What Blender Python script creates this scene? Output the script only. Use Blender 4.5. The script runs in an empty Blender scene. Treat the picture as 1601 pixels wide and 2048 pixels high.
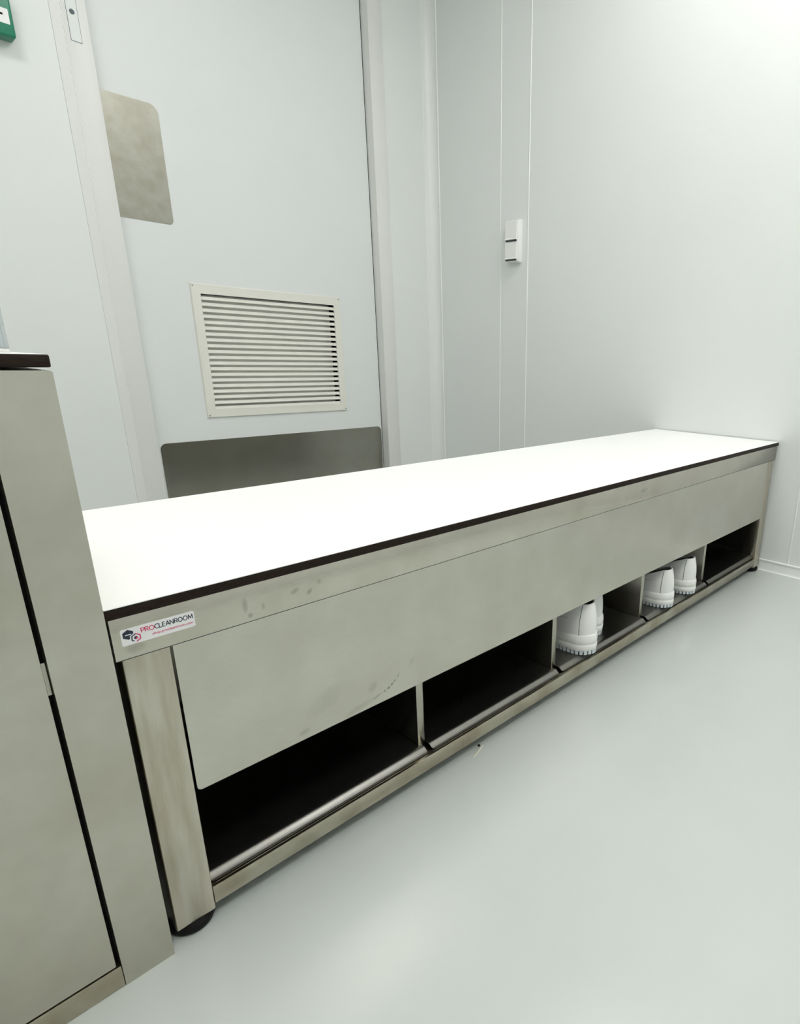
import bpy, bmesh, math, random
from mathutils import Vector, Matrix
random.seed(7)
sc = bpy.context.scene
col = sc.collection

# ------------------------------------------------------------------ camera
cd = bpy.data.cameras.new('camera')
cam = bpy.data.objects.new('camera', cd); col.objects.link(cam)
cam.location = (-0.1420, -0.7062, 0.7286)
cam.rotation_euler = (1.2651, -0.0254, -0.8703)
cd.sensor_fit = 'HORIZONTAL'; cd.sensor_width = 36
cd.lens = 1199.96 / 1601 * 36
cd.shift_x = (800.5 - 1079.12) / 1601
cd.shift_y = (1091.42 - 1024) / 1601
cd.clip_start = 0.01
sc.camera = cam

# ------------------------------------------------------------------ world, exposure
w = bpy.data.worlds.new('world'); sc.world = w; w.use_nodes = True
w.node_tree.nodes['Background'].inputs[0].default_value = (0.9, 0.95, 1, 1)
w.node_tree.nodes['Background'].inputs[1].default_value = 0.05
vs = sc.view_settings
vs.view_transform = 'Standard'; vs.look = 'None'; vs.gamma = 1; vs.use_curve_mapping = False
vs.exposure = 0.86
LIGHT_STRENGTH = 8.0
LIGHT_COLOR = (1.0, 0.985, 0.95)
LIGHTS = [(1.40, 0.05), (1.30, -1.35), (-0.20, 0.45), (-0.20, -1.25)]   # ceiling panel centres

# ------------------------------------------------------------------ room numbers (metres)
XR = 2.0      # right wall
YB = 1.79     # door wall
XL = -2.0; YF = -2.3; H = 2.6
LEAF = YB + 0.045

# ------------------------------------------------------------------ materials
def mat(name, base, rough=0.5, metal=0.0, **kw):
    m = bpy.data.materials.new(name); m.use_nodes = True
    b = m.node_tree.nodes['Principled BSDF']
    b.inputs['Base Color'].default_value = (*base, 1)
    b.inputs['Roughness'].default_value = rough
    b.inputs['Metallic'].default_value = metal
    for k, v in kw.items():
        b.inputs[k].default_value = v
    return m

def nodes_of(m):
    nt = m.node_tree
    return nt, nt.nodes, nt.links, nt.nodes['Principled BSDF']

def noise(nt, scale, detail=3, stretch=(1, 1, 1), rough=0.55):
    tc = nt.nodes.new('ShaderNodeTexCoord'); mp = nt.nodes.new('ShaderNodeMapping')
    mp.inputs['Scale'].default_value = stretch
    n = nt.nodes.new('ShaderNodeTexNoise'); n.inputs['Scale'].default_value = scale
    n.inputs['Detail'].default_value = detail; n.inputs['Roughness'].default_value = rough
    nt.links.new(tc.outputs['Object'], mp.inputs['Vector']); nt.links.new(mp.outputs[0], n.inputs['Vector'])
    return n

def ramp(nt, src, a, b, ca, cb):
    r = nt.nodes.new('ShaderNodeValToRGB')
    r.color_ramp.elements[0].position = a; r.color_ramp.elements[1].position = b
    r.color_ramp.elements[0].color = (*ca, 1); r.color_ramp.elements[1].color = (*cb, 1)
    nt.links.new(src, r.inputs[0]); return r

def mul(nt, a, b):
    m = nt.nodes.new('ShaderNodeMix'); m.data_type = 'RGBA'; m.blend_type = 'MULTIPLY'; m.inputs[0].default_value = 1
    nt.links.new(a, m.inputs[6]); nt.links.new(b, m.inputs[7]); return m.outputs[2]

def steel(name, c=(0.62, 0.605, 0.55), rough=0.3, grain=(1, 1, 60), smudge=1.0, blobs=(), cloud=(1, 1, 1)):
    """brushed stainless steel with cloudy wipe marks; blobs = fingerprints (x, z, rx, rz, angle, strength)"""
    m = mat(name, c, rough, 1.0)
    nt, N, L, b = nodes_of(m)
    d = 0.16 * smudge
    n1 = noise(nt, 9, 5, cloud); r1 = ramp(nt, n1.outputs[0], 0.32, 0.68, (c[0] * (1 - d * .8), c[1] * (1 - d), c[2] * (1 - d * 1.25)), tuple(min(1, x * (1 + d * .45)) for x in c))
    n2 = noise(nt, 30, 2, grain); r2 = ramp(nt, n2.outputs[0], 0.3, 0.7, (.94, .94, .94), (1, 1, 1))
    out = mul(nt, r1.outputs[0], r2.outputs[0])
    if blobs:
        geo = nt.nodes.new('ShaderNodeNewGeometry'); sep = nt.nodes.new('ShaderNodeSeparateXYZ')
        tc = nt.nodes.new('ShaderNodeTexCoord'); L.new(tc.outputs['Object'], sep.inputs[0]); N.remove(geo)
        def M(op, a, bb=None, cc=None):
            n = nt.nodes.new('ShaderNodeMath'); n.operation = op
            for i, v in enumerate((a, bb, cc)):
                if v is None: continue
                if isinstance(v, (int, float)): n.inputs[i].default_value = v
                else: L.new(v, n.inputs[i])
            return n.outputs[0]
        nz = noise(nt, 160, 3).outputs[0]
        tot = None
        for (x, z, rx, rz, an, s) in blobs:
            dx = M('SUBTRACT', sep.outputs[0], x); dz = M('SUBTRACT', sep.outputs[2], z)
            ca, sa = math.cos(an), math.sin(an)
            u = M('DIVIDE', M('ADD', M('MULTIPLY', dx, ca), M('MULTIPLY', dz, sa)), rx)
            v = M('DIVIDE', M('SUBTRACT', M('MULTIPLY', dz, ca), M('MULTIPLY', dx, sa)), rz)
            q = M('ADD', M('MULTIPLY', u, u), M('MULTIPLY', v, v))
            k = M('MULTIPLY', M('MAXIMUM', M('SUBTRACT', 1, q), 0), s)
            tot = k if tot is None else M('MAXIMUM', tot, k)
        f = M('SUBTRACT', 1, M('MULTIPLY', tot, M('ADD', nz, 0.25)))
        out = mul(nt, out, f)
    L.new(out, b.inputs['Base Color'])
    bp = nt.nodes.new('ShaderNodeBump'); bp.inputs['Strength'].default_value = .035; bp.inputs['Distance'].default_value = .002
    L.new(n2.outputs[0], bp.inputs['Height']); L.new(bp.outputs[0], b.inputs['Normal'])
    return m

def painted(name, c, rough=0.42, amp=0.02, spec=0.5):
    m = mat(name, c, rough); nt, N, L, b = nodes_of(m)
    b.inputs['Specular IOR Level'].default_value = spec
    n = noise(nt, 3, 4); r = ramp(nt, n.outputs[0], .3, .7, tuple(x * (1 - amp) for x in c), c)
    L.new(r.outputs[0], b.inputs['Base Color'])
    n2 = noise(nt, 420, 2); bp = nt.nodes.new('ShaderNodeBump'); bp.inputs['Strength'].default_value = .03; bp.inputs['Distance'].default_value = .001
    L.new(n2.outputs[0], bp.inputs['Height']); L.new(bp.outputs[0], b.inputs['Normal'])
    return m

M_WALL = painted('wall_panel_paint', (0.785, 0.815, 0.80), .36)
M_DOOR = painted('door_paint', (0.765, 0.795, 0.79))
M_FRAME = painted('door_frame_paint', (0.76, 0.765, 0.75), .38)
M_COVE = painted('corner_profile_white', (0.80, 0.825, 0.81), .35)
M_SEAL = mat('white_sealant', (0.93, 0.94, 0.92), .35)
M_CEIL = painted('ceiling_white', (0.82, 0.83, 0.82), .5)
M_GRILLE = painted('cream_white_lacquer', (0.80, 0.79, 0.73), .35)
M_LAM = painted('white_laminate', (0.93, 0.935, 0.92), .35, .01)
M_PLASTIC = mat('white_plastic', (0.86, 0.865, 0.85), .3)
M_BLACK = mat('black_low_specular', (0.006, 0.006, 0.006), .6, **{'Specular IOR Level': .15})
M_DARKGAP = mat('dark_gasket_and_shadow', (0.05, 0.055, 0.06), .6)  # door gasket, rocker slots and the shadow line under the apron
M_STEEL_P = steel('steel_panel', (0.61, 0.595, 0.535), .24, (2, 1, 40), .5,
    [(.40, .25, .012, .004, .9, .15), (.346, .2200, .0035, .0022, .4, .6), (.3535, .2225, .004, .0026, .5, .8), (.360, .2265, .004, .0024, .7, .8), (.3655, .2300, .0035, .0022, .8, .6), (.3725, .2365, .006, .0015, 1.0, .45), (.33, .2165, .014, .003, .3, .3), (.30, .212, .03, .006, .15, .2), (.21, .215, .010, .005, .2, .25), (.325, .236, .012, .008, .8, .2),
     (.245, .25, .035, .018, .5, .12)])
M_STEEL_A = steel('steel_apron', (0.61, 0.585, 0.52), .20, (2, 1, 40), .8,
    [(.150, .428, .004, .012, 0, .35), (.155, .413, .004, .004, 0, .5), (.172, .42, .003, .006, 0, .3), (.215, .428, .008, .004, .4, .35), (.235, .422, .006, .004, .8, .4), (.25, .432, .004, .004, 0, .3), (.03, .416, .012, .008, 0, .3), (1.1, .43, .02, .006, 0, .3), (1.75, .44, .006, .004, 0, .4)])
M_STEEL_L = steel('steel_leg', (0.58, 0.545, 0.475), .25, (50, 50, 1), 1.5, (), (6, 6, .8))
M_STEEL_R = steel('steel_rail', (0.50, 0.47, 0.39), .26, (1, 30, 30), 1.8, (), (1.6, 2, 2))
M_STEEL_C = steel('steel_cabinet', (0.58, 0.565, 0.50), .32, (1, 1, 1), 1.0, (), (.6, .6, .6))
M_STEEL_D = steel('steel_plate', (0.33, 0.325, 0.285), .36, (1, 1, 1), .8, (), (2.5, 2.5, 2.5))
M_STEEL_K = steel('steel_kick', (0.38, 0.37, 0.335), .2, (1, 1, 40), .6)
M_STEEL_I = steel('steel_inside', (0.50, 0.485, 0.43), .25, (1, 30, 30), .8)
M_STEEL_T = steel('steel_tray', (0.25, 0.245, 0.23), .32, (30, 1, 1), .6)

def brown():
    m = mat('brown_laminate_core', (0.035, 0.022, 0.017), .6, **{'Specular IOR Level': .15}); nt, N, L, b = nodes_of(m)
    n = noise(nt, 90, 3, (1, 1, 14)); r = ramp(nt, n.outputs[0], .35, .7, (0.010, 0.006, 0.004), (0.028, 0.017, 0.012))
    L.new(r.outputs[0], b.inputs['Base Color']); return m
M_BROWN = brown()

def floor_mat():
    m = mat('epoxy_floor', (0.60, 0.64, 0.62), .22); nt, N, L, b = nodes_of(m)
    n = noise(nt, 2.2, 4); r = ramp(nt, n.outputs[0], .3, .7, (0.51, 0.55, 0.53), (0.55, 0.585, 0.565))
    L.new(r.outputs[0], b.inputs['Base Color'])
    return m
M_FLOOR = floor_mat()

# ------------------------------------------------------------------ mesh helpers
def link(name, bm, m, parent=None, smooth=False, loc=None):
    me = bpy.data.meshes.new(name); bmesh.ops.recalc_face_normals(bm, faces=bm.faces); bm.to_mesh(me); bm.free()
    mats = m if isinstance(m, (list, tuple)) else [m]
    for x in mats: me.materials.append(x)
    if smooth:
        for p in me.polygons: p.use_smooth = True
        if smooth != 'all':
            try: me.set_sharp_from_angle(angle=math.radians(35))
            except Exception: pass
    o = bpy.data.objects.new(name, me); col.objects.link(o)
    if parent: o.parent = parent
    if loc: o.location = loc
    return o

def box(bm, x0, x1, y0, y1, z0, z1, bev=0.0, seg=2, mi=0):
    vs_ = [bm.verts.new((x, y, z)) for x in (x0, x1) for y in (y0, y1) for z in (z0, z1)]
    q = [(0, 1, 3, 2), (4, 6, 7, 5), (0, 4, 5, 1), (2, 3, 7, 6), (0, 2, 6, 4), (1, 5, 7, 3)]
    fs = [bm.faces.new([vs_[i] for i in f]) for f in q]
    for f in fs: f.material_index = mi
    if bev > 0:
        es = list({e for f in fs for e in f.edges})
        r = bmesh.ops.bevel(bm, geom=es, offset=bev, segments=seg, profile=.5, affect='EDGES')
        for f in r['faces']: f.material_index = mi

def boxo(name, dims, m, parent=None, bev=0.0, seg=2):
    bm = bmesh.new(); box(bm, *dims, bev=bev, seg=seg)
    return link(name, bm, m, parent, smooth=bev > 0)

def prism(bm, pts, axis, a, b, mi=0, bev=0.0):
    """closed outline pts (2D) extruded along axis between a and b"""
    def P(u, v, t):
        return {'x': (t, u, v), 'y': (u, t, v), 'z': (u, v, t)}[axis]
    A = [bm.verts.new(P(u, v, a)) for u, v in pts]; B = [bm.verts.new(P(u, v, b)) for u, v in pts]
    n = len(pts); fs = [bm.faces.new(A), bm.faces.new(B[::-1])]
    for i in range(n): fs.append(bm.faces.new((A[i], A[(i + 1) % n], B[(i + 1) % n], B[i])))
    for f in fs: f.material_index = mi

def rrect(x0, x1, z0, z1, r, seg=6):
    """rounded rectangle outline; r = (bl, br, tr, tl)"""
    if not isinstance(r, (list, tuple)): r = (r,) * 4
    pts = []
    for (cx, cz, sx, sz, a0, rr) in ((x0, z0, 1, 1, 180, r[0]), (x1, z0, -1, 1, 270, r[1]), (x1, z1, -1, -1, 0, r[2]), (x0, z1, 1, -1, 90, r[3])):
        if rr <= 0: pts.append((cx, cz)); continue
        for i in range(seg + 1):
            a = math.radians(a0 + 90 * i / seg)
            pts.append((cx + sx * rr + rr * math.cos(a), cz + sz * rr + rr * math.sin(a)))
    return pts

def lathe(bm, prof, c, n=32):
    rings = []
    for r, z in prof:
        rings.append([bm.verts.new((c[0] + r * math.cos(2 * math.pi * i / n), c[1] + r * math.sin(2 * math.pi * i / n), c[2] + z)) for i in range(n)])
    for a, b in zip(rings, rings[1:]):
        for i in range(n): bm.faces.new((a[i], a[(i + 1) % n], b[(i + 1) % n], b[i]))
    bm.faces.new(rings[0]); bm.faces.new(rings[-1])

def tube(bm, pts, r, n=6):
    rings = []
    for i, p in enumerate(pts):
        p = Vector(p); d = (Vector(pts[min(i + 1, len(pts) - 1)]) - Vector(pts[max(i - 1, 0)])).normalized()
        u = d.orthogonal().normalized() if i == 0 else (u - d * u.dot(d)).normalized()
        v = d.cross(u); rr = r[i] if isinstance(r, (list, tuple)) else r
        rings.append([bm.verts.new(p + (u * math.cos(2 * math.pi * k / n) + v * math.sin(2 * math.pi * k / n)) * rr) for k in range(n)])
    for a, b in zip(rings, rings[1:]):
        for k in range(n): bm.faces.new((a[k], a[(k + 1) % n], b[(k + 1) % n], b[k]))
    bm.faces.new(rings[0]); bm.faces.new(rings[-1][::-1])

def struct(o): o['kind'] = 'structure'; return o
def thing(name, label, cat, loc=(0, 0, 0), group=None):
    o = bpy.data.objects.new(name, None); col.objects.link(o); o.empty_display_size = .05
    o.location = loc; o['label'] = label; o['category'] = cat
    if group: o['group'] = group
    return o
def place(root, o):
    """parts are modelled in room coordinates; shift them so the Empty sits at the thing's base"""
    o.parent = root; o.matrix_parent_inverse = Matrix.Translation(-root.location); return o

def text_mesh(s, size, bold=0.0, shear=0.0, width=None):
    c = bpy.data.curves.new('lettering', 'FONT'); c.body = s; c.size = size; c.offset = bold; c.shear = shear
    c.extrude = 0.00006; c.resolution_u = 4
    o = bpy.data.objects.new('lettering', c); col.objects.link(o)
    bpy.context.view_layer.update()
    me = bpy.data.meshes.new_from_object(o.evaluated_get(bpy.context.evaluated_depsgraph_get()))
    bpy.data.objects.remove(o); bpy.data.curves.remove(c)
    xs = [v.co.x for v in me.vertices]; x0, x1 = min(xs), max(xs)
    k = width / (x1 - x0) if width else 1
    for v in me.vertices: v.co.x = (v.co.x - x0) * k
    return me

# ------------------------------------------------------------------ room shell
bm = bmesh.new(); box(bm, XL - .1, XR + .1, YF - .1, YB + .2, -.1, 0); struct(link('floor', bm, M_FLOOR))
bm = bmesh.new(); box(bm, XL - .1, XR + .1, YF - .1, YB + .2, H, H + .1); struct(link('ceiling', bm, M_CEIL))
bm = bmesh.new(); box(bm, XR, XR + .1, YF - .1, YB + .2, 0, H); struct(link('wall_right', bm, M_WALL))
bm = bmesh.new(); box(bm, XL - .1, XL, YF, YB + .2, 0, H); struct(link('wall_left', bm, M_WALL))
bm = bmesh.new(); box(bm, XL, XR, YF - .1, YF, 0, H); struct(link('wall_front', bm, M_WALL))
FX0, FX1, IX0, IX1, FZ, IZ = 0.5885, 1.7416, 0.653, 1.672, 2.29, 2.22
bm = bmesh.new()
box(bm, XL, FX0, YB, YB + .1, 0, H); box(bm, FX1, XR, YB, YB + .1, 0, H); box(bm, FX0, FX1, YB, YB + .1, FZ, H)
struct(link('wall_back', bm, M_WALL))

# concave corner profile between door wall and right wall
R = 0.046
bm = bmesh.new()
arc = [(XR - R + R * math.sin(a), YB - R + R * math.cos(a)) for a in [math.radians(90 * i / 16) for i in range(17)]]
prism(bm, arc + [(XR + .0, YB + .0)], 'z', 0.0, H)
struct(link('trim_1', bm, M_COVE, smooth=True))
def bead_right(y, wdt=.0035, z0=.038):
    bm = bmesh.new(); pts = [(XR, y - wdt / 2), (XR - .0018, y - wdt / 4), (XR - .0018, y + wdt / 4), (XR, y + wdt / 2)]
    prism(bm, pts, 'z', z0, H); return bm
def bead_back(x, wdt=.003, d=.001):
    bm = bmesh.new(); pts = [(x - wdt / 2, YB), (x - wdt / 4, YB - d), (x + wdt / 4, YB - d), (x + wdt / 2, YB)]
    prism(bm, pts, 'z', 0, H); return bm
struct(link('trim_2', bead_right(YB - R, .008), M_SEAL))
struct(link('trim_3', bead_right(1.341, .003), M_SEAL))
struct(link('trim_4', bead_right(1.178, .0042), M_SEAL))
struct(link('trim_5', bead_right(-.0918, .003), M_SEAL))
struct(link('trim_6', bead_back(XR - R, .0025), M_SEAL))
bm = bmesh.new(); prism(bm, [(.5577, YB), (.5583, YB - .0022), (FX0, YB - .0022), (FX0, YB)], 'z', 0, FZ)
struct(link('trim_7', bm, M_FRAME))

struct(link('trim_9', bead_back(FX0 - .0015, .0028, .0042), M_SEAL))
# skirting with a small cove at the floor
def skirt(axis, a, b, sgn, base):
    prof = [(0, 0), (.016, 0), (.0095, .0025), (.0065, .008), (.006, .033), (.0045, .0375), (0, .038)]
    bm = bmesh.new(); prism(bm, [(base + sgn * u, v) for u, v in prof] if axis == 'y' else [(base + sgn * u, v) for u, v in prof], 'y' if axis == 'y' else 'x', a, b)
    return bm
struct(link('baseboard_right', skirt('y', YF, YB - R, -1, XR), M_COVE, smooth=True))
struct(link('baseboard_back', skirt('x', XL, FX0, -1, YB), M_COVE, smooth=True))
bm = bmesh.new(); box(bm, XR - .0074, XR - .0060, YF, YB - R, .0345, .0385); box(bm, XR - .0060, XR, YF, YB - R, .0365, .0392)
struct(link('trim_8', bm, M_SEAL))

# ------------------------------------------------------------------ door with frame, plates and grille
door = thing('door_1', '', '', (1.16, YB, 0)); del door['label'], door['category']; door['kind'] = 'structure'
def dpart(o, parent=None):
    if parent is None: place(door, o)
    return o
def sub(parent, o):
    o.parent = parent; o.matrix_parent_inverse = parent.matrix_world.inverted() if False else Matrix.Identity(4); return o
bm = bmesh.new()
box(bm, FX0, IX0, YB - .003, YB + .1, 0, FZ, .001); box(bm, IX1, FX1, YB - .003, YB + .1, 0, FZ, .001); box(bm, IX0, IX1, YB - .003, YB + .1, IZ, FZ, .001)
frame = dpart(link('door_frame', bm, M_FRAME, smooth=True))
# door leaf has a hole behind the grille
GX0, GX1, GZ0, GZ1 = 0.890, 1.4465, 0.495, 0.9205
bm = bmesh.new()
a0, a1 = IX0 + .002, IX1 - .004
box(bm, a0, GX0, LEAF, LEAF + .04, .006, IZ - .003); box(bm, GX1, a1, LEAF, LEAF + .04, .006, IZ - .003)
box(bm, GX0, GX1, LEAF, LEAF + .04, .006, GZ0); box(bm, GX0, GX1, LEAF, LEAF + .04, GZ1, IZ - .003)
bmesh.ops.remove_doubles(bm, verts=bm.verts, dist=1e-5)
leaf = dpart(link('door_leaf', bm, M_DOOR)); leaf['label'] = 'flat pale grey door leaf'
dpart(boxo('door_gasket', (a1, IX1, LEAF + .001, LEAF + .03, 0, IZ), M_DARKGAP))['label'] = 'dark rubber seal along the door edge'
bm = bmesh.new(); prism(bm, rrect(.655, .8330, 1.1415, 1.5045, (.012, .014, .028, .005), 8), 'y', LEAF - .0016, LEAF)
pp = dpart(link('push_plate', bm, M_STEEL_D)); pp['label'] = 'brushed steel plate with rounded corners on the door'
bm = bmesh.new(); prism(bm, rrect(.6740, 1.664, .07, .3785, .022, 8), 'y', LEAF - .0016, LEAF)
kp = dpart(link('kick_plate', bm, M_STEEL_K)); kp['label'] = 'wide brushed steel kick plate low on the door'
# grille: bevelled frame, 20 louvre blades, four screws
bm = bmesh.new()
o0, o1, p0, p1 = .856, 1.480, .4645, .9555
yo = LEAF - .007
def ring(bm, A, B, y0, y1):
    va = [bm.verts.new((x, y0, z)) for x, z in A]; vb = [bm.verts.new((x, y1, z)) for x, z in B]
    for i in range(4): bm.faces.new((va[i], va[(i + 1) % 4], vb[(i + 1) % 4], vb[i]))
def rc(a, b, c, d): return [(a, c), (b, c), (b, d), (a, d)]
ring(bm, rc(o0, o1, p0, p1), rc(o0, o1, p0, p1), LEAF, LEAF - .002)
ring(bm, rc(o0, o1, p0, p1), rc(o0 + .003, o1 - .003, p0 + .003, p1 - .003), LEAF - .002, yo)
ring(bm, rc(o0 + .003, o1 - .003, p0 + .003, p1 - .003), rc(GX0, GX1, GZ0, GZ1), yo, yo)
ring(bm, rc(GX0, GX1, GZ0, GZ1), rc(GX0, GX1, GZ0, GZ1), yo, LEAF + .04)
bmesh.ops.remove_doubles(bm, verts=bm.verts, dist=1e-6)
grille = dpart(link('ventilation_grille', bm, M_GRILLE)); grille['label'] = 'cream white slatted ventilation grille in the lower door'
bm = bmesh.new(); n = 20; pitch = (GZ1 - GZ0) / n
for i in range(n):
    z = GZ0 + i * pitch
    pts = [(yo + .0012, z + .0002), (yo + .0010, z + .0022), (yo + .0085, z + .0128), (yo + .0100, z + .0120), (yo + .0035, z + .0008)]
    prism(bm, pts, 'x', GX0, GX1)
lv = link('louvre_slats', bm, M_GRILLE); place(grille, lv); lv.parent = grille; lv.matrix_parent_inverse = Matrix.Identity(4)
bm = bmesh.new(); box(bm, GX0, GX1, LEAF + .036, LEAF + .039, GZ0, GZ1)
bk = link('grille_backing', bm, M_GRILLE); bk.parent = grille
M_SCREW = mat('screw_steel', (.35, .35, .33), .35, .9)
for x, z in ((o0 + .009, p0 + .009), (o1 - .009, p0 + .009), (o0 + .009, p1 - .009), (o1 - .009, p1 - .009)):
    bm = bmesh.new(); prism(bm, [(x + .0028 * math.cos(t * math.pi / 6), z + .0028 * math.sin(t * math.pi / 6)) for t in range(12)], 'y', yo - .001, yo)
    s = link('screw', bm, M_SCREW); s.parent = grille
# lock plate let into the frame, outlined by a dark groove
bm = bmesh.new(); prism(bm, rrect(.5993, .6283, 1.5975, 1.86, .002, 3), 'y', YB - .0034, YB - .003)
prism(bm, rrect(.6004, .6272, 1.5988, 1.8588, .0015, 3), 'y', YB - .0040, YB - .0034, 1)
cxx, czz = .6136, 1.6727
def disc(bm, r, y0, y1, mi):
    prism(bm, [(cxx + r * math.cos(t * math.pi / 12), czz + r * math.sin(t * math.pi / 12)) for t in range(24)], 'y', y0, y1, mi)
disc(bm, .0068, YB - .0046, YB - .0040, 0); disc(bm, .0058, YB - .0052, YB - .0046, 2); disc(bm, .0034, YB - .0056, YB - .0052, 0)
disc(bm, .0026, YB - .006, YB - .0056, 2); disc(bm, .0009, YB - .0063, YB - .006, 0)
lp = link('lock_plate', bm, [mat('dark_groove', (.08, .10, .12), .5), M_DOOR, mat('zinc_key_ring', (.10, .12, .14), .45, .2)])
lp['label'] = 'slim lock plate with round keyhole in the door frame'; lp.parent = frame

# ------------------------------------------------------------------ green call point on the wall
t = thing('emergency_release_box', 'green plastic wall box with white label at top left, left of the door frame', 'call point', (.39, YB, 1.54))
M_GREEN = mat('green_plastic', (0.004, 0.20, 0.115), .32)
bm = bmesh.new(); box(bm, .335, .4535, YB - .05, YB, 1.5405, 1.665, .005, 3); place(t, link('housing', bm, M_GREEN, smooth=True))
bm = bmesh.new(); prism(bm, rrect(.352, .4445, 1.5690, 1.605, .002, 3), 'y', YB - .0506, YB - .05); place(t, link('label_plate', bm, M_PLASTIC))['label'] = 'white label on green box'
bm = bmesh.new(); box(bm, .418, .4315, YB - .0509, YB - .0506, 1.5875, 1.5925, .0003); box(bm, .395, .41, YB - .0509, YB - .0506, 1.583, 1.592, .0003)
place(t, link('printed_mark', bm, M_BLACK))

# ------------------------------------------------------------------ double rocker switch on the right wall
t = thing('light_switch', 'white double rocker switch on the narrow wall panel between two seams', 'light switch', (XR, 1.27, 1.12))
SY0, SY1, SZ0, SZ1 = 1.2130, 1.2870, 1.1175, 1.2880
SD = .028
bm = bmesh.new()   # tapered surface box
def frus(bm, a, b, xa, xb):
    A = [bm.verts.new((xa, y, z)) for y, z in a]; B = [bm.verts.new((xb, y, z)) for y, z in b]
    bm.faces.new(A); bm.faces.new(B[::-1])
    for i in range(len(a)): bm.faces.new((A[i], A[(i + 1) % len(a)], B[(i + 1) % len(a)], B[i]))
frus(bm, rrect(SY0, SY1, SZ0, SZ1, .003, 3), rrect(SY0 + .002, SY1 - .002, SZ0 + .003, SZ1 - .006, .003, 3), XR, XR - SD)
place(t, link('switch_housing', bm, M_PLASTIC, smooth=True))
ym0, ym1 = SY0 + .005, SY1 - .004
zm = 1.2020
for (z0, z1) in ((SZ0 + .012, zm - .004), (zm + .004, SZ1 - .008)):
    bm = bmesh.new(); x = XR - SD
    pts = [(x, z1), (x - .0035, z1 - .0015), (x - .005, z0 + .006), (x - .009, z0 + .001), (x - .008, z0), (x, z0)]
    prism(bm, pts, 'y', ym0, ym1)
    for v in bm.verts: pass
    place(t, link('rocker', bm, M_PLASTIC))
    bm = bmesh.new(); box(bm, x - .003, x + .001, ym0 + .001, ym1 - .001, z0 - .006, z0 - .0002)
    g_ = place(t, link('rocker_gap', bm, M_DARKGAP)); g_['label'] = 'dark slot under rocker'

# ------------------------------------------------------------------ crossover bench
BX0, BX1, BD, BH = .0076, 1.996, .4846, .4667
bench = thing('bench', 'long stainless steel cleanroom bench with white top and open shoe compartments', 'bench', (1.0, .24, 0))
def bp_(o, label=None):
    place(bench, o)
    if label: o['label'] = label
    return o
TB = .4540; AB = .4053; LZ = .0172
bm = bmesh.new(); box(bm, BX0, BX1, 0, BD, TB, BH - .0009, .0008, 2); bp_(link('top_board', bm, M_BROWN, smooth=True), 'dark brown core board of the bench top')
bm = bmesh.new(); box(bm, BX0 + .0006, BX1 - .0006, .0006, BD - .0006, BH - .0009, BH); bp_(link('top_surface', bm, M_LAM), 'smooth white laminate seat surface')
bm = bmesh.new()
ax0, ax1 = .0102, 1.992
box(bm, ax0, ax1, .003, .0045, AB, TB, .0006); box(bm, ax0, ax1, BD - .0045, BD - .003, AB, TB, .0006)
box(bm, ax0, ax0 + .0015, .0045, BD - .0045, AB, TB); box(bm, ax1 - .0015, ax1, .0045, BD - .0045, AB, TB)
bp_(link('apron', bm, M_STEEL_A, smooth=True))
LX, LW = .0159, .048
bm = bmesh.new(); box(bm, ax0 + .0005, ax1 - .0005, .0034, .0046, AB - .0009, AB - .0001); bp_(link('apron_shadow_line', bm, M_DARKGAP), 'thin dark strip drawn as the shadow line along the lower edge of the apron')  # dark strip stands in for the shadow line below the apron
for x in (LX, 2 - LX - LW):
    for y in (.006, BD - .006 - LW):
        bm = bmesh.new(); box(bm, x, x + LW, y, y + LW, LZ, TB - .0005, .0022, 3)
        lg = bp_(link('leg', bm, M_STEEL_L, smooth=True))
        bm = bmesh.new(); lathe(bm, [(.021, 0), (.0265, .003), (.0285, .008), (.0285, .0125), (.024, LZ + .001)], (x + LW / 2, y + LW / 2, 0), 40)
        f = link('foot', bm, M_BLACK, smooth=True); f.parent = lg; f['label'] = 'black rubber foot'; f.matrix_parent_inverse = Matrix.Identity(4)
PX0, PX1 = LX + LW + .0024, 2 - LX - LW - .0012
bm = bmesh.new(); prism(bm, rrect(PX0, PX1, .2032, TB - .001, (.006, .004, 0, 0), 5), 'y', .0066, .0081); bp_(link('front_panel', bm, M_STEEL_P))
bm = bmesh.new(); box(bm, LX + LW, 2 - LX - LW, .006, .028, .0258, .0530, .0008, 2); bp_(link('bottom_rail', bm, M_STEEL_R, smooth=True))
bm = bmesh.new(); box(bm, LX + LW, 2 - LX - LW, BD - .028, BD - .006, .0258, .0530, .0015, 2); bp_(link('bottom_rail', bm, M_STEEL_R, smooth=True))
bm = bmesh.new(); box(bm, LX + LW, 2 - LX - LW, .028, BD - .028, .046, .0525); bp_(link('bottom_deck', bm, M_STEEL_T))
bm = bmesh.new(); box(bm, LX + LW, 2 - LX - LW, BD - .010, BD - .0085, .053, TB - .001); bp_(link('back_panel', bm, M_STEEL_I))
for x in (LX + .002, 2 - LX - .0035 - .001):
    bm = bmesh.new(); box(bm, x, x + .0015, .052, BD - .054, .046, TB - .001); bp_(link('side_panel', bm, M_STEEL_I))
DV = [.4350 + .376 * i for i in range(4)]
for x in DV:
    bm = bmesh.new(); box(bm, x - .0075, x + .0075, .034, BD - .0105, .0526, TB - .002, .001, 2)
    bp_(link('divider', bm, M_STEEL_L if False else M_STEEL_I, smooth=True))
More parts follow.
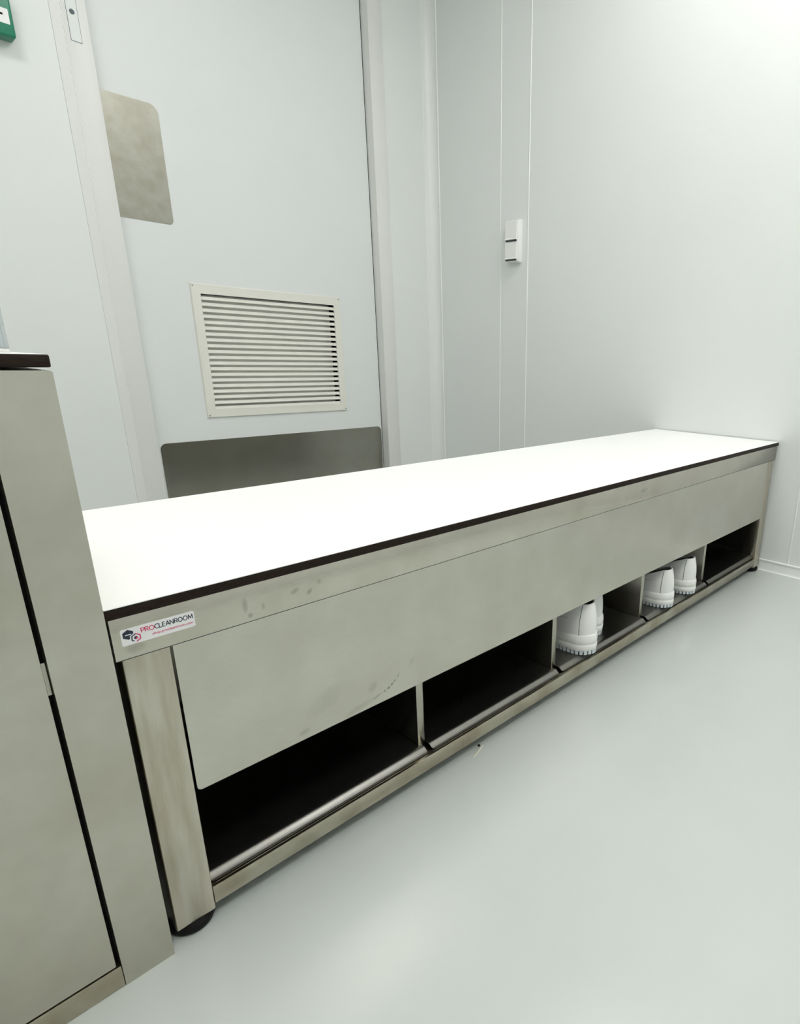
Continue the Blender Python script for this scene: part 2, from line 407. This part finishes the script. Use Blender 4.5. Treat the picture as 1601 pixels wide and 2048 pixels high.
# shoe trays: raised shelf whose front lip curls down to the rail
bounds = [LX + LW] + DV + [2 - LX - LW]
for i in range(5):
    x0 = bounds[i] + (.009 if i else .0015); x1 = bounds[i + 1] - (.0085 if i < 4 else .0015)
    prof = [(.46, .0640), (.034, .0630), (.0265, .0630), (.0250, .0626), (.0232, .0616), (.0212, .0602), (.0192, .0588), (.0172, .0575), (.0155, .0566), (.0140, .0561), (.0128, .0559)]
    bm = bmesh.new(); top = []; bot = []
    e1 = x1 + (.006 if i < 4 else 0)
    for k, (y, z) in enumerate(prof):
        ins = 0
        if y < .0180: q = (.0180 - y) / .0052; ins = .006 * (1 - math.sqrt(max(0, 1 - q * q)))
        xe = e1 if y < .030 else x1
        top.append([bm.verts.new((x0 + ins, y, z)), bm.verts.new((xe - ins, y, z))])
        bot.append([bm.verts.new((x0 + ins, y, z - .0012)), bm.verts.new((xe - ins, y, z - .0012))])
    for k in range(len(prof) - 1):
        bm.faces.new((top[k][0], top[k][1], top[k + 1][1], top[k + 1][0])); bm.faces.new((bot[k][0], bot[k + 1][0], bot[k + 1][1], bot[k][1]))
        for s in (0, 1): bm.faces.new((top[k][s], top[k + 1][s], bot[k + 1][s], bot[k][s]))
    bm.faces.new((top[0][0], top[0][1], bot[0][1], bot[0][0])); bm.faces.new((top[-1][0], top[-1][1], bot[-1][1], bot[-1][0]))
    bp_(link('shoe_tray', bm, M_STEEL_T, smooth=True))

# sticker on the apron
st = bm = bmesh.new(); prism(bm, rrect(.0186, .0921, .4206, .4396, .0018, 4), 'y', .0026, .0030)
sticker = bp_(link('logo_sticker', bm, mat('sticker_white', (.80, .79, .80), .4)), 'white sticker reading PROCLEANROOM')
M_NAVY = mat('navy_print', (.012, .02, .045), .5); M_PINK = mat('raspberry_print', (.62, .035, .13), .5)
ST = Matrix(((1, 0, 0, 0), (0, 0, -1, 0), (0, 1, 0, 0), (0, 0, 0, 1)))
def letters(s, size, bold, shear, x, z, width, m, name='lettering'):
    me = text_mesh(s, size, bold, shear, width)
    me.transform(Matrix.Translation((x, .00255, z)) @ ST); me.materials.clear(); me.materials.append(m)
    o = bpy.data.objects.new(name, me); col.objects.link(o); o.parent = sticker; return o
GL = {  # bold capital strokes in a unit-high cell: (advance, polylines)
 'P': (.66, [[(0, 0), (0, 1), (.3, 1), (.48, .92), (.54, .74), (.48, .55), (.3, .46), (0, .46)]]),
 'R': (.72, [[(0, 0), (0, 1), (.3, 1), (.48, .92), (.54, .74), (.48, .57), (.3, .49), (0, .49)], [(.28, .49), (.58, 0)]]),
 'O': (1.0, [[(.40 + .40 * math.cos(t * math.pi / 10), .5 + .5 * math.sin(t * math.pi / 10)) for t in range(21)]]),
 'C': (.80, [[(.42 + .42 * math.cos(t * math.pi / 14), .5 + .5 * math.sin(t * math.pi / 14)) for t in range(4, 25)]]),
 'L': (.62, [[(0, 1), (0, 0), (.46, 0)]]),
 'E': (.66, [[(.48, 1), (0, 1), (0, 0), (.48, 0)], [(0, .52), (.43, .52)]]),
 'A': (.80, [[(0, 0), (.34, 1), (.68, 0)], [(.12, .32), (.56, .32)]]),
 'N': (.86, [[(0, 0), (0, 1), (.62, 0), (.62, 1)]]),
 'M': (.95, [[(0, 0), (.06, 1), (.42, .18), (.78, 1), (.84, 0)]])}
def stroke_word(word, x, z, h, width, m, wd=.15):
    adv = sum(GL[c][0] for c in word[:-1]) + max(p_[0] for pl in GL[word[-1]][1] for p_ in pl)
    kx = width / adv; bm = bmesh.new(); cx_ = 0; r = wd / 2 * h; lay = 0
    for c in word:
        for pl in GL[c][1]:
            P_ = [(x + (cx_ + u) * kx, z + r * .6 + v * (h - r * 1.2)) for u, v in pl]
            for (ax_, az_), (bx_, bz_) in zip(P_, P_[1:]):
                l = math.hypot(bx_ - ax_, bz_ - az_) or 1; nx, nz = -(bz_ - az_) / l * r, (bx_ - ax_) / l * r
                prism(bm, [(ax_ + nx, az_ + nz), (ax_ - nx, az_ - nz), (bx_ - nx, bz_ - nz), (bx_ + nx, bz_ + nz)], 'y', .00245 - lay * 1e-7, .0026); lay += 1
            for (ax_, az_) in P_[1:-1]:
                prism(bm, [(ax_ + r * math.cos(t * math.pi / 4), az_ + r * math.sin(t * math.pi / 4)) for t in range(8)], 'y', .00245 - lay * 1e-7, .0026); lay += 1
        cx_ += GL[c][0]
    o = link('lettering', bm, m); o.parent = sticker
stroke_word('PRO', .0380, .4308, .0056, .0126, M_PINK)
stroke_word('CLEANROOM', .0514, .4308, .0056, .0388, M_NAVY)
letters('shop.procleanroom.com', 0.0040, .00005, .2, .0478, .4249, .0420, M_PINK)
def hexpts(cx, cz, r, rot=90): return [(cx + r * math.cos(math.radians(rot + 60 * i)), cz + r * math.sin(math.radians(rot + 60 * i))) for i in range(6)]
bm = bmesh.new()
prism(bm, hexpts(.0254, .4326, .0058), 'y', .00245, .0026, 0)
H1 = hexpts(.0322, .4272, .0052); H2 = hexpts(.0322, .4272, .0039)
prism(bm, hexpts(.0322, .4272, .0064), 'y', .0024, .0026, 2)
for i, mi in zip(range(6), (0, 0, 0, 1, 1, 1)):
    j = (i + 1) % 6
    if i == 2: continue
    prism(bm, [H1[i], H1[j], H2[j], H2[i]], 'y', .00225, .0024, mi)
prism(bm, [H1[2], H1[3], H2[3], H2[2]][:0] or [H1[2], ((H1[2][0] + H1[3][0]) / 2, (H1[2][1] + H1[3][1]) / 2), ((H2[2][0] + H2[3][0]) / 2, (H2[2][1] + H2[3][1]) / 2), H2[2]], 'y', .00225, .0024, 0)
prism(bm, hexpts(.0320, .4272, .0019), 'y', .00225, .0024, 0)
prism(bm, hexpts(.0328, .4268, .0012), 'y', .0021, .00225, 1)
box(bm, .0226, .0282, .0023, .00245, .4321, .4330, mi=2)
lo = link('logo_mark', bm, [M_NAVY, M_PINK, mat('sticker_print_white', (.78, .78, .80), .4)]); lo.parent = sticker

# ------------------------------------------------------------------ steel cabinet beside the camera
CY = -.0045; CR = .0066; CB = .32; CH = .7052
cab = thing('cabinet', 'taller stainless steel cabinet with brown edged top at left of the bench', 'cabinet', (-.35, .15, 0))
def cp(o, label=None):
    place(cab, o)
    if label: o['label'] = label
    return o
CXL = -.72
bm = bmesh.new()
prism(bm, rrect(-.0462, CR, 0, CH, (0, 0, .0025, 0), 4), 'y', CY, CY + .04)
box(bm, CR - .0012, CR, CY + .04, CB, 0, CH); box(bm, CXL, CXL + .05, CY, CB, 0, CH); box(bm, CXL + .05, CR - .0012, CB - .0015, CB, 0, CH)
box(bm, CXL + .05, CR - .0012, CY + .04, CB - .0015, CH - .002, CH)
box(bm, CXL + .05, -.0462, CY, CY + .03, .655, CH)
cp(link('cabinet_frame', bm, M_STEEL_C))
bm = bmesh.new(); prism(bm, rrect(CXL + .055, -.0515, .0345, .6520, .001, 2), 'y', CY, CY + .02); cp(link('door', bm, M_STEEL_C))
bm = bmesh.new(); box(bm, CXL + .05, -.0466, CY + .0005, CY + .02, .0, .0312, .0012, 2); cp(link('plinth', bm, M_STEEL_R, smooth=True))
bm = bmesh.new(); box(bm, -.0506, -.0468, CY + .0075, CY + .0195, .392, .4280, .0004); cp(link('hinge', bm, M_STEEL_I), 'small steel hinge in the door gap')
bm = bmesh.new(); box(bm, -.0512, -.0466, CY + .0195, CY + .021, .032, .655); cp(link('door_gap_strip', bm, M_BLACK), 'black strip behind the door gap')  # black strip closing the back of the door gap
bm = bmesh.new(); box(bm, CXL, CR, CY, CB, .7078, .7190, .0016, 3); cp(link('top_board', bm, M_BROWN, smooth=True), 'dark brown core board of the cabinet top')
bm = bmesh.new(); box(bm, CXL + .0018, CR - .0018, CY + .0018, CB - .0018, .7190, .7192); cp(link('top_surface', bm, M_LAM), 'white laminate surface of the cabinet top')
for x in (-.62, -.10):
    for y in (.08, .26):
        bm = bmesh.new(); box(bm, x, x + .03, y, y + .03, CH, .7078); cp(link('spacer', bm, M_BLACK))

# clear dispenser standing on the cabinet, only its corner is in view
t = thing('dispenser_box', 'clear plastic dispenser box of pale packs standing on the cabinet top', 'dispenser', (-.15, .19, .7192))
M_ACR = mat('clear_acrylic', (.93, .96, .98), .06, 0, **{'Transmission Weight': .92, 'IOR': 1.3, 'Alpha': .6})
bx0, bx1, by0, by1 = -.32, -.002, .10, .28
bm = bmesh.new(); box(bm, bx0, bx1, by0, by1, .7192, .7225, .0008); place(t, link('base_plate', bm, M_PLASTIC, smooth=True))
bm = bmesh.new()
box(bm, bx0, bx0 + .003, by0, by1, .7225, .90); box(bm, bx1 - .003, bx1, by0, by1, .7225, .90)
box(bm, bx0 + .003, bx1 - .003, by0, by0 + .003, .7225, .90); box(bm, bx0 + .003, bx1 - .003, by1 - .003, by1, .7225, .90)
place(t, link('clear_wall', bm, M_ACR))
M_PACK = [mat('pack_pale_blue', (.50, .58, .66), .5), mat('pack_grey', (.30, .34, .38), .5), mat('pack_white', (.75, .78, .80), .5)]
k = 0
for ix in range(2):
    for iz in range(4):
        x = bx1 - .006 - ix * .05; z = .7228 + iz * .0245
        o = boxo('sealed_pack', (x - .046, x - random.uniform(0, .002), by0 + .008, by1 - .02, z, z + .0225), M_PACK[(ix * 2 + iz * 3 + ix * iz) % 3], None, .003, 2)
        o['label'] = 'small pale sealed pack inside the clear dispenser box'; o['category'] = 'pack'; o['group'] = 'sealed packs in the dispenser box'

# ------------------------------------------------------------------ shoes
M_SHOE = painted('white_shoe_leather', (0.90, 0.90, 0.89), .5, .04)
M_MID = mat('white_shoe_foam', (0.90, 0.90, 0.88), .45)
M_TREAD = mat('pale_blue_tread', (0.66, 0.72, 0.76), .5)
M_THREAD = mat('grey_thread', (0.16, 0.16, 0.16), .7)
M_STITCH = mat('pale_grey_thread', (.45, .45, .45), .7)
M_INNER = mat('shoe_lining', (0.25, 0.25, 0.24), .8)
def outline(n, off=0.0, side=1):
    """sole outline, heel centre at origin, toe towards +y; side=+1: bulge towards -x (left foot)"""
    key = [(0.0, .0), (0.004, .012), (.012, .0245), (.03, .0345), (.06, .0365), (.11, .0345), (.16, .0385), (.20, .0445), (.235, .0425), (.26, .034), (.278, .018), (.284, 0)]
    def hw(y):
        for (a, b), (c, d) in zip(key, key[1:]):
            if y <= c:
                t = (y - a) / (c - a) if c > a else 0
                return b + (d - b) * t
        return 0
    pts = []
    ys = []
    for i in range(n // 2 + 1):
        th = math.pi * i / (n // 2); ys.append(.142 * (1 - math.cos(th)))
    def ctr(y): return -side * .006 * max(0, (y - .12) / .12) ** 1.0 if y < .24 else -side * (.006 - .004 * (y - .24) / .044)
    L_ = [(ctr(y) - hw(y), y) for y in ys]; R_ = [(ctr(y) + hw(y), y) for y in ys]
    loop = L_ + R_[-2:0:-1]
    # smooth once and offset outward
    for _ in range(2):
        loop = [((loop[i - 1][0] + 2 * loop[i][0] + loop[(i + 1) % len(loop)][0]) / 4, (loop[i - 1][1] + 2 * loop[i][1] + loop[(i + 1) % len(loop)][1]) / 4) for i in range(len(loop))]
    res = []
    m = len(loop)
    for i in range(m):
        tx = loop[(i + 1) % m][0] - loop[i - 1][0]; ty = loop[(i + 1) % m][1] - loop[i - 1][1]; l = math.hypot(tx, ty) or 1
        nx, ny = -ty / l, tx / l          # loop runs heel -> left -> toe -> right: outward is to the left
        res.append((loop[i][0] + nx * off, loop[i][1] + ny * off))
    return res
def loft(bm, rings, mi=0, cap0=False, cap1=False):
    R_ = [[bm.verts.new(p) for p in r] for r in rings]
    for a, b in zip(R_, R_[1:]):
        for i in range(len(a)):
            f = bm.faces.new((a[i], a[(i + 1) % len(a)], b[(i + 1) % len(a)], b[i])); f.material_index = mi
    if cap0: bm.faces.new(R_[0]).material_index = mi
    if cap1: bm.faces.new(R_[-1][::-1]).material_index = mi
def make_shoe(side, label):
    t = thing('clog_shoe', label, 'shoe', (0, 0, 0), 'white work shoes in the bench compartments')
    n = 96
    # tread: core plus lugs around the rim
    bm = bmesh.new()
    o_in = outline(n, -.009, side); loft(bm, [[(x, y, z) for x, y in o_in] for z in (.0006, .012)], 0, True, True)
    oo = outline(n, .0015, side); oi = outline(n, -.012, side)
    # even lugs by arc length
    per = [0]
    for i in range(n): per.append(per[-1] + math.dist(oo[i], oo[(i + 1) % n]))
    def at(lst, s):
        s %= per[-1]
        for i in range(n):
            if per[i + 1] >= s:
                q = (s - per[i]) / (per[i + 1] - per[i]); a = lst[i]; b = lst[(i + 1) % n]
                return (a[0] + (b[0] - a[0]) * q, a[1] + (b[1] - a[1]) * q)
    nl = 62; st_ = per[-1] / nl
    for k in range(nl):
        s0, s1 = k * st_, k * st_ + st_ * .66
        A = [at(oo, s0), at(oo, (s0 + s1) / 2), at(oo, s1), at(oi, s1), at(oi, s0)]
        prism(bm, A, 'z', 0.0, .0085)
    link('tread', bm, M_TREAD, t)
    # midsole with a groove
    bm = bmesh.new()
    prof = [(.000, .0075), (.0022, .009), (.0028, .015), (.0030, .0195), (.0016, .0213), (.0010, .0222), (.0026, .0236), (.0030, .028), (.0022, .0345), (.0006, .0385), (-.003, .0395), (-.012, .039)]
    def heelrise(y): return 1.0
    rings = []
    for off, z in prof:
        o = outline(n, off, side)
        rings.append([(x, y, z + (.005 * max(0, 1 - y / .10) if z > .025 else 0)) for x, y in o])
    loft(bm, rings, 0, True, True)
    link('midsole', bm, M_MID, t, smooth='all')
    # upper
    base = outline(n, -.0012, side)
    cx0 = 0.0
    def collar(i):
        # ellipse opening, param matched to the outline index (i=0 heel, n/2 toe)
        th = 2 * math.pi * i / n
        sn, cs = math.sin(th), math.cos(th)
        x = -math.copysign(abs(sn) ** .72, sn) * .0305; y = .081 - .070 * math.copysign(abs(cs) ** .85, cs)
        z = .107 - .42 * max(0, min(y, .11) - .024) + .18 * max(0, y - .11)
        return (x + cx0, y, z)
    rings = []
    K = 12
    for k in range(K + 1):
        v = k / K; sz = math.sin(math.pi / 2 * v) ** .85
        r = []
        for i in range(n):
            u = (1 - math.cos(2 * math.pi * i / n)) / 2
            b = base[i]; c = collar(i)
            sxy = (v ** 1.9) * (1 - u) + (1 - math.cos(math.pi / 2 * v)) * u
            zz = sz * (1 - u) * 0 + (v * (1 - u) + sz * u)
            x = b[0] + (c[0] - b[0]) * sxy; y = b[1] + (c[1] - b[1]) * sxy
            bul = .0022 * math.sin(math.pi * v) * (1 - u)
            l = math.hypot(b[0], b[1] - .05) or 1
            r.append((x + b[0] / l * bul, y + (b[1] - .05) / l * bul, .036 + (c[2] - .036) * zz))
        rings.append(r)
    outer_n = len(rings)
    def inner(r, s, dz): return [(x * s, .076 + (y - .076) * s, z + dz) for x, y, z in r]
    bm = bmesh.new()
    top = rings[-1]
    lip = [inner(top, .985, .0015), inner(top, .95, .001), inner(top, .93, -.003)]
    loft(bm, rings + lip, 0)
    loft(bm, [lip[-1], inner(top, .93, -.02), [(x * .9, .076 + (y - .076) * .9, .046) for x, y, z in top]], 1, False, True)
    bmesh.ops.remove_doubles(bm, verts=bm.verts, dist=1e-6)
    up = link('upper', bm, [M_SHOE, M_INNER], t, smooth='all')
    # heel strip seams (both flanks) and the low stitched curve
    def surf(i, v, out=.0006):
        k = v * K; k0 = min(int(k), K - 1); q = k - k0; i0 = int(math.floor(i)) % n; qi = i - math.floor(i)
        def P(kk, ii): return Vector(rings[kk][ii % n])
        p = (P(k0, i0) * (1 - qi) + P(k0, i0 + 1) * qi) * (1 - q) + (P(k0 + 1, i0) * (1 - qi) + P(k0 + 1, i0 + 1) * qi) * q
        c = Vector((0, .06, p.z)); d = (p - c).normalized(); return p + d * out
    for s in (1, -1):
        bm = bmesh.new(); tube(bm, [surf((9.0 + .8 * (j / 14)) * s % n, .02 + .97 * j / 14, .0002) for j in range(15)], .0008, 6)
        link('heel_seam', bm, M_THREAD, t)
    bm = bmesh.new(); tube(bm, [surf(k, .52 + .10 * math.cos(k / 12), .00005) for k in [15 + .5 * j for j in range(50)]], .0005, 5); link('stitching', bm, M_STITCH, t)
    bm = bmesh.new(); tube(bm, [surf((n - k) % n, .52 + .10 * math.cos(k / 12), .00005) for k in [15 + .5 * j for j in range(50)]], .0005, 5); link('stitching', bm, M_STITCH, t)
    return t
TZ = .0640
sL = make_shoe(1, 'nearest white slip-on work shoe, heel out, beside the divider of the middle compartment')
sR = make_shoe(-1, 'white work shoe pushed deeper into the middle compartment, behind the nearest shoe')
def dup(root, label):
    r = root.copy(); col.objects.link(r); r['label'] = label
    for ch in list(root.children):
        c = ch.copy(); col.objects.link(c); c.parent = r
    return r
s3 = dup(sL, 'white work shoe beside the divider in the fourth compartment, left of its mate')
s4 = dup(sR, 'farthest white work shoe, right one of the pair in the fourth compartment')
HB = .004
for o, x, y, a in ((sL, .928, HB, .03), (sR, 1.018, .05, -.03), (s3, 1.309, HB, .04), (s4, 1.446, HB, -.02)):
    o.location = (x, y, TZ); o.rotation_euler = (0, 0, a)
sL.scale = sR.scale = (1.03, 1.03, 1.14)

# ------------------------------------------------------------------ sliver lying on the floor
t = thing('wood_splinter', 'tiny pale splinter with a dark dot lying on the floor before the bench', 'debris', (.545, .003, 0))
bm = bmesh.new(); tube(bm, [(.526, -.003, .0009), (.536, -.0005, .0012), (.560, .008, .0012), (.566, .0095, .001)], [.0005, .0017, .0017, .0006], 6)
place(t, link('sliver', bm, mat('pale_wood', (.62, .60, .48), .5)))
bm = bmesh.new(); lathe(bm, [(.001, 0), (.0028, .0006), (.0026, .0022), (.001, .003)], (.5585, .0145, 0), 12); place(t, link('dark_dot', bm, M_BLACK))

# ------------------------------------------------------------------ ceiling light panels
M_EMIT = bpy.data.materials.new('led_panel'); M_EMIT.use_nodes = True
nt = M_EMIT.node_tree; nt.nodes.clear(); e = nt.nodes.new('ShaderNodeEmission'); ou = nt.nodes.new('ShaderNodeOutputMaterial')
e.inputs[0].default_value = (*LIGHT_COLOR, 1); e.inputs[1].default_value = LIGHT_STRENGTH; nt.links.new(e.outputs[0], ou.inputs[0])
for i, (x, y) in enumerate(LIGHTS):
    lab = '%s square LED panel in the ceiling, %s' % (('right', 'right', 'left', 'left')[i], ('above the bench', 'over the open floor')[i % 2])
    t = thing('ceiling_light', lab, 'ceiling light', (x, y, H), 'LED panels in the ceiling')
    bm = bmesh.new(); s = .31
    for d in ((-s, s, -s, -s + .012), (-s, s, s - .012, s), (-s, -s + .012, -s + .012, s - .012), (s - .012, s, -s + .012, s - .012)):
        box(bm, x + d[0], x + d[1], y + d[2], y + d[3], H - .012, H)
    place(t, link('light_frame', bm, M_PLASTIC))
    bm = bmesh.new(); box(bm, x - s + .012, x + s - .012, y - s + .012, y + s - .012, H - .008, H - .001); place(t, link('diffuser', bm, M_EMIT))

# ------------------------------------------------------------------ parts of parts: undo the offset their grandparent carries
